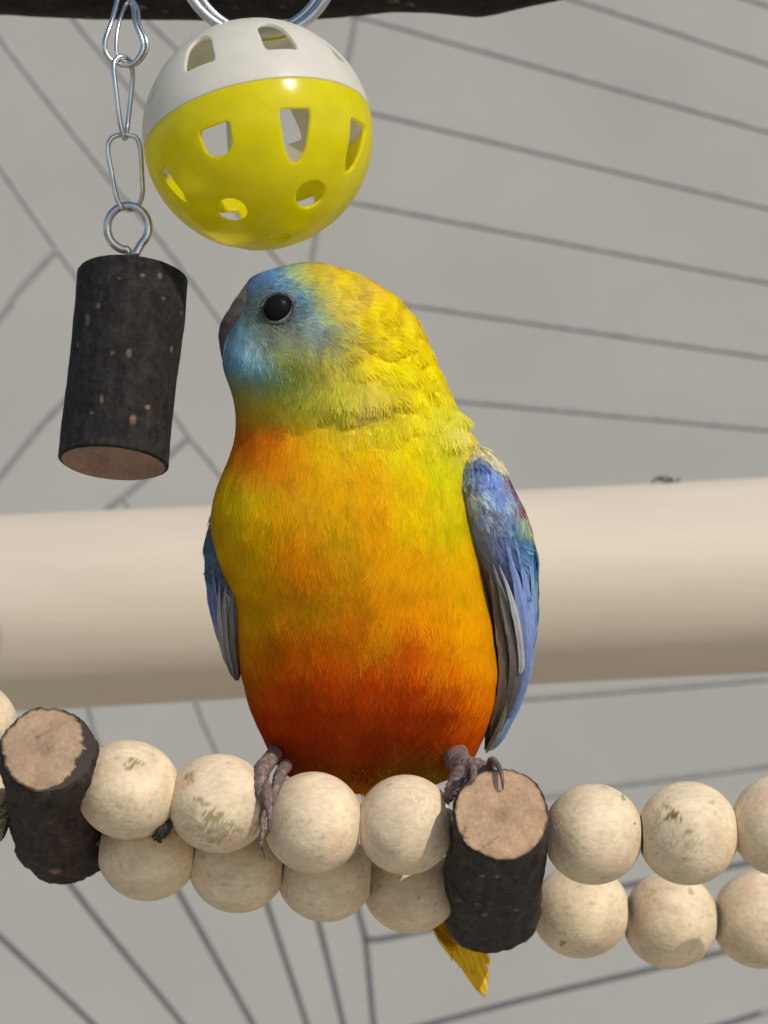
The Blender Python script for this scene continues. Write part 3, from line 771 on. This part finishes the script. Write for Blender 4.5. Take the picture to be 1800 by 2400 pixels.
V, F = uv_sphere(frame(DB)(586, 702, LK.front(586, 702) + 3), 7 * S, 12, 14, (0.7, .6, 1.1))
link('nostril', mesh('nostril', V, F), M_claw, beak)

# ------------------------------------------------------------------ wings
def blade(parent, pts, W, c0, c1=None, nrm=(0, -1, 0), name='feather', edge=None, d0=DB, tipw=0.25):
    P = catmull([frame(d0)(*p) for p in pts], 30)
    T = np.gradient(P, axis=0); T /= np.linalg.norm(T, axis=1)[:, None]
    Nn = np.array(nrm, float); Nn /= np.linalg.norm(Nn)
    prof = np.linspace(0, 1, 30)
    w = W * S * np.clip(np.minimum(0.04 + prof * 2.4, 1.0) * np.where(prof > 0.75, np.sqrt(np.clip(1 - ((prof - 0.75) / 0.25) ** 2 * (1 - tipw ** 2), 0, 1)), 1), 0.03, 1)
    V = []; col = []; us = (-1, -0.6, -0.15, 0, 0.15, 0.6, 1)
    ca = lin(c0); cb = lin(c1 if c1 is not None else c0); ce = lin(edge) if edge is not None else None
    for i in range(30):
        Bv = np.cross(T[i], Nn); Bv /= np.linalg.norm(Bv); Nl = np.cross(Bv, T[i])
        for u in us:
            h = (0.10 if u == 0 else -0.22 * u * u) * w[i]
            V.append(P[i] + Bv * u * w[i] * (1 + 0.05 * math.sin(i * 1.7 + u)) + Nl * h)
            c = ca * (1 - prof[i]) + cb * prof[i]
            if u == 0: c = c * 0.86
            if ce is not None and abs(u) > 0.9: c = ce
            col.append(c * (1 + 0.14 * math.sin(i * 2.3 + u * 5) * random.random()))
    return link(name, mesh(name, np.array(V), grid_faces(30, 7, False), np.clip(np.array(col), .003, 1)), M_feather, parent)

WR = cmap([
    (1150, 1130, (150, 165, 220)), (1130, 1120, (140, 152, 212)), (1180, 1200, (150, 165, 212)), (1210, 1290, (128, 146, 200)), (1160, 1290, (140, 146, 200)), (1235, 1300, (124, 150, 196)),(1110, 1062, (236, 226, 150)), (1140, 1060, (240, 232, 185)), (1165, 1085, (236, 228, 180)), (1120, 1085, (105, 115, 180)), (1095, 1090, (150, 155, 175)), (1140, 1100, (118, 132, 200)), (1160, 1120, (142, 162, 225)), (1090, 1140, (165, 165, 150)),
           (1110, 1160, (205, 205, 212)), (1135, 1160, (190, 192, 208)), (1165, 1160, (135, 150, 210)), (1193, 1122, (150, 70, 55)), (1208, 1152, (150, 50, 40)), (1221, 1182, (160, 70, 55)), (1190, 1140, (150, 165, 215)), (1203, 1178, (165, 180, 210)), (1190, 1180, (175, 185, 210)), (1120, 1210, (150, 148, 185)), (1160, 1210, (165, 160, 190)), (1100, 1200, (180, 180, 175)),
           (1205, 1220, (110, 140, 180)), (1240, 1240, (205, 210, 150)), (1228, 1215, (195, 205, 165)), (1225, 1260, (80, 130, 175)), (1250, 1280, (90, 140, 180)), (1180, 1260, (122, 134, 190)), (1145, 1260, (155, 152, 188)), (1130, 1290, (140, 138, 160)), (1190, 1320, (120, 130, 186)), (1230, 1340, (112, 132, 186)),
           (1258, 1360, (140, 170, 180)), (1130, 1340, (110, 95, 75)), (1150, 1400, (100, 88, 70)), (1200, 1380, (120, 128, 182)), (1240, 1440, (118, 130, 188)), (1160, 1480, (85, 72, 60)), (1235, 1540, (110, 112, 165)), (1180, 1560, (70, 60, 50)), (1210, 1640, (100, 105, 150)), (1165, 1660, (60, 50, 40)), (1155, 1750, (95, 90, 80))], soft=6)  # dark brown inner points mix underside colour with painted shadow
_WR = WR
def WR(x, y): 
    c = _WR(x, y); m = (c[:, 2] > c[:, 0] * 1.1)[:, None]
    return c * np.where(m, np.array([1.12, 1.34, 1.2]), np.array([1.05, 1.05, 1.05]))
LRW = Loft([(1048, 1110, 1128, 8, 10, 60), (1062, 1090, 1150, 30, 40, 62), (1090, 1072, 1176, 72, 90, 66), (1130, 1060, 1194, 98, 120, 74), (1180, 1066, 1218, 112, 140, 84), (1230, 1080, 1242, 112, 150, 96), (1283, 1100, 1255, 104, 150, 106), (1361, 1126, 1259, 78, 140, 118), (1423, 1144, 1260, 70, 130, 126), (1490, 1156, 1255, 62, 120, 136), (1568, 1160, 1240, 52, 105, 150), (1636, 1156, 1216, 42, 85, 166), (1700, 1146, 1188, 30, 60, 184), (1745, 1138, 1164, 16, 30, 198), (1766, 1136, 1150, 6, 10, 204)], 110)
rw_me = loft_mesh('wing', LRW, 70, DB, WR, amp=5, nsc=1 / 50)
rw = link('wing', rw_me, M_feather, parrot)
def flow_rw(x, y):
    fx = np.where(y < 1450, 0.35, -0.25 - (y - 1450) / 900); fx = np.where((y >= 1300) & (y < 1450), 0.35 * (1450 - y) / 150, fx); fy = np.ones_like(y)
    l = np.hypot(fx, fy); return fx / l, fy / l
plumage('covert_plumage', rw_me, rw, WR, 11000, lambda x, y: np.where(y < 1260, 26, 48), lambda x, y: np.full_like(x, 6.0), flow_rw, lambda x, y, d: (y < 1290) | (x > 1112 + (y - 1290) * 0.62), lift=0.05, jit=5, seedn=5, jcol=0.12, soft=0.8)
def rwp(pts, off=0): return [(x, y, float(LRW.front(x, y)) - 5 - off) for x, y in pts]
NR = (0.35, -0.93, 0)
blade(rw, rwp([(1128, 1330), (1150, 1440), (1168, 1550), (1164, 1660), (1146, 1758)], 0), 17, (96, 80, 62), (62, 54, 46), NR)  # dark inner primaries: brown underside with its shadow put into the colour
blade(rw, rwp([(1142, 1325), (1166, 1430), (1186, 1540), (1182, 1640), (1156, 1740)], 3), 19, (122, 104, 78), (78, 68, 58), NR, edge=(110, 100, 86))
blade(rw, rwp([(1152, 1320), (1180, 1410), (1204, 1510), (1204, 1610), (1172, 1720)], 7), 15, (128, 122, 112), (70, 66, 66), NR)
blade(rw, rwp([(1165, 1322), (1190, 1385), (1212, 1470), (1222, 1550), (1218, 1578)], 14), 8, (166, 166, 162), (146, 150, 160), NR, edge=(176, 176, 174), tipw=0.0)
blade(rw, rwp([(1180, 1270), (1212, 1380), (1231, 1490), (1226, 1590), (1196, 1690)], 10), 18, (120, 142, 190), (108, 122, 166), NR, edge=(126, 146, 192))
blade(rw, rwp([(1200, 1260), (1230, 1370), (1243, 1490), (1230, 1610), (1180, 1725), (1152, 1766)], 8), 18, (122, 146, 194), (102, 116, 154), (0.6, -0.8, 0), edge=(130, 152, 196))
blade(rw, rwp([(1226, 1262), (1248, 1370), (1253, 1480), (1238, 1600), (1192, 1715), (1160, 1764)], 4), 15, (116, 148, 190), (112, 130, 168), (0.8, -0.6, 0), edge=(134, 162, 194))
blade(rw, rwp([(1190, 1640), (1176, 1700), (1150, 1768)], 14), 7, (96, 90, 76), (150, 142, 122), NR)
blade(rw, rwp([(1182, 1660), (1166, 1720), (1142, 1772)], 12), 6, (70, 62, 50), (120, 108, 84), NR)

WL = cmap([(494, 1220, (120, 140, 140)), (482, 1275, (92, 138, 165)), (480, 1310, (88, 122, 168)), (500, 1300, (130, 145, 150)), (485, 1380, (88, 104, 152)), (500, 1370, (100, 112, 140)), (500, 1420, (90, 100, 150)), (515, 1420, (150, 155, 165)), (505, 1470, (110, 118, 148)), (530, 1400, (190, 188, 182)), (550, 1420, (150, 140, 125)), (525, 1480, (180, 180, 175)), (545, 1500, (120, 112, 106)), (535, 1560, (110, 100, 100)), (548, 1590, (80, 70, 70))], soft=6)
LLW = Loft([(1206, 496, 512, 8, 20, 150), (1230, 489, 540, 30, 60, 150), (1273, 478, 560, 46, 90, 150), (1340, 477, 575, 54, 100, 152), (1413, 486, 580, 50, 100, 156), (1485, 505, 575, 42, 90, 162), (1542, 519, 568, 30, 60, 172), (1589, 537, 560, 14, 24, 184), (1600, 546, 556, 5, 8, 188)], 80)
lw_me = loft_mesh('wing', LLW, 60, DB, WL, amp=3, nsc=1 / 40)
lw = link('wing', lw_me, M_feather, parrot)
plumage('covert_plumage', lw_me, lw, WL, 4000, lambda x, y: np.full_like(x, 34), lambda x, y: np.full_like(x, 6.0), lambda x, y: (np.where(y < 1330, -0.12, 0.28), np.ones_like(y)), lambda x, y, d: (y < 1380) & (x < 540) | (x < 500), lift=0.05, jit=4, seedn=6, soft=0.8)
def lwp(pts, off=0): return [(x, y, float(LLW.front(x, y)) - 4 - off) for x, y in pts]
NL = (-0.5, -0.86, 0)
blade(lw, lwp([(485, 1310), (490, 1400), (504, 1465), (515, 1515)], 2), 9, (92, 108, 158), (100, 108, 140), NL, edge=(120, 130, 170))
blade(lw, lwp([(500, 1330), (503, 1410), (512, 1480), (524, 1540)], 6), 10, (84, 96, 150), (110, 112, 130), NL, edge=(165, 168, 180))
blade(lw, lwp([(516, 1360), (513, 1440), (518, 1510), (526, 1560)], 10), 7, (160, 158, 152), (130, 128, 124), NL, tipw=0.0)
blade(lw, lwp([(530, 1370), (524, 1450), (528, 1530), (540, 1590)], 8), 9, (150, 148, 138), (92, 84, 82), NL, edge=(172, 168, 160), tipw=0.05)
blade(lw, lwp([(546, 1380), (540, 1460), (540, 1530), (550, 1596)], 5), 12, (140, 128, 112), (86, 76, 76), NL, edge=(120, 112, 106))

# ------------------------------------------------------------------ tail
def tp(x, y, d):
    q = (D + d) / (D + DB); return (900 + (x - 900) * q, 1200 + (y - 1200) * q, DB + (d - DB) / ((D + DB) / D))
TAILC = [((222, 176, 20), (232, 186, 32)), ((210, 160, 20), (226, 178, 34)), ((230, 186, 24), (220, 172, 34))]
tail_root = [(905, 1760, 380), (960, 1930, 470), (1040, 2130, 540), (1085, 2240, 575)]
P0 = catmull([frame(DB)(*tp(*p)) for p in tail_root], 30)
rt = np.interp(np.linspace(0, 1, 30), [0, .4, .8, 1], [95, 62, 40, 6]) * S
V, F = tube_geo(P0, rt, 20)
V = np.array(V)
tail = link('tail', outward(mesh('tail', V, F, np.tile(lin((200, 150, 22)), (len(V), 1)))), M_feather, parrot)
for i, (dx, ex_, ey_) in enumerate(((-34, 1121, 2306), (-18, 1126, 2332), (0, 1133, 2338), (14, 1139, 2326), (26, 1144, 2300), (34, 1146, 2264))):
    c0, c1 = TAILC[i % 3]
    dd = 470 + 5 * abs(i - 2)
    blade(tail, [tp(p[0] + 3, p[1], p[2]) for p in [(920 + dx, 1800, 380 + i), (985 + dx, 2000, dd), (1062 + dx * 1.1, 2180, dd + 50), (ex_, ey_, dd + 85)]], 13, c0, c1, (0, -1, 0), tipw=0.1)
def flow_tail(x, y):
    return np.full_like(x, 0.42), np.full_like(x, 0.9)
tmap = cmap([(950, 1900, (200, 150, 16)), (1040, 2150, (190, 140, 18)), (1070, 2200, (205, 155, 22)), (1120, 2290, (212, 166, 30)), (1140, 2230, (206, 160, 36))])
kept = tail.data
plumage('tail_plumage', kept, tail, tmap, 2600, lambda x, y: np.full_like(x, 62), lambda x, y: np.full_like(x, 5.5), flow_tail, None, lift=0.08, jit=10, seedn=8)

# ------------------------------------------------------------------ feet
SK = [(118, 98, 92), (112, 88, 86), (140, 116, 114)]
def foot(toes, claws):
    """toes: list of (points, radii); joined to one skin"""
    V = np.zeros((0, 3)); F = []; col = []
    for pts, rad_ in toes:
        n = 44; rad_ = [q * 0.78 for q in rad_]
        P = catmull([frame(p[2] * .8)(p[0], p[1], p[2]) for p in pts], n)
        R = np.interp(np.linspace(0, 1, n), np.linspace(0, 1, len(rad_)), rad_)
        R = R * (1 + 0.07 * np.sin(np.linspace(0, 1, n) * len(pts) * 14)) * S
        a, b = tube_geo(P, R, 16, off=len(V)); V = np.vstack([V, a]); F += b
        for i in range(n):
            for j in range(16):
                g = nz((P[i][0] * 900, P[i][2] * 900, j * 0.5), 1.0, 3)
                c = lin(SK[0]) * (1 + 0.5 * g)
                if g > 0.45: c = lin((150, 130, 124))
                col.append(np.clip(c, .01, 1))
    o = link('foot', mesh('foot', V, F, np.array(col)), M_skin, parrot)
    for pts, r0 in claws:
        P = catmull([frame(p[2] * .8)(p[0], p[1], p[2]) for p in pts], 18)
        a, b = tube_geo(P, np.linspace(r0, 1.2, 18) * S, 10)
        link('claw', mesh('claw', a, b), M_claw, o)
    return o
# left foot, toes gripping over the bead gap
foot([([(650, 1760, 160), (628, 1787, 60), (613, 1808, -8), (612, 1846, -60), (624, 1880, -86)], [24, 24, 26, 23, 14]),
      ([(622, 1838, -55), (627, 1862, -92), (630, 1885, -112), (634, 1915, -122), (632, 1945, -119)], [18, 16, 12, 8.5, 5]),
      ([(670, 1795, 90), (655, 1818, 15), (648, 1842, -35), (643, 1862, -66), (640, 1880, -78)], [20, 18, 14, 10, 6]),
      ([(618, 1860, -60), (616, 1900, -60), (616, 1950, -78), (610, 1972, -84), (617, 1990, -70)], [12, 11, 8, 9, 5])],
     [([(633, 1938, -119), (628, 1952, -116), (620, 1962, -108)], 4.5), ([(612, 1968, -84), (618, 1990, -78), (621, 2012, -58)], 6.5), ([(642, 1874, -76), (640, 1880, -72), (636, 1886, -62)], 5)])
# right foot, toes over the top of the bark log
foot([([(1062, 1755, 150), (1076, 1788, 60), (1092, 1798, -5), (1122, 1798, -30), (1150, 1806, -45)], [38, 38, 34, 27, 14]),
      ([(1090, 1790, 0), (1075, 1822, -30), (1058, 1852, -40), (1050, 1875, -30)], [30, 27, 22, 13]),
      ([(1092, 1820, -60), (1099, 1796, -98), (1107, 1792, -118), (1110, 1810, -142), (1106, 1826, -152)], [9, 10, 11, 10, 8]),
      ([(1150, 1800, -40), (1150, 1782, -75), (1158, 1780, -108), (1168, 1795, -140)], [13, 11, 9, 8])],
     [([(1166, 1790, -134), (1174, 1812, -158), (1177, 1835, -166), (1177, 1848, -158)], 7), ([(1107, 1820, -150), (1102, 1828, -154), (1096, 1830, -146)], 6), ([(1051, 1868, -34), (1048, 1880, -30), (1046, 1888, -18)], 6)])
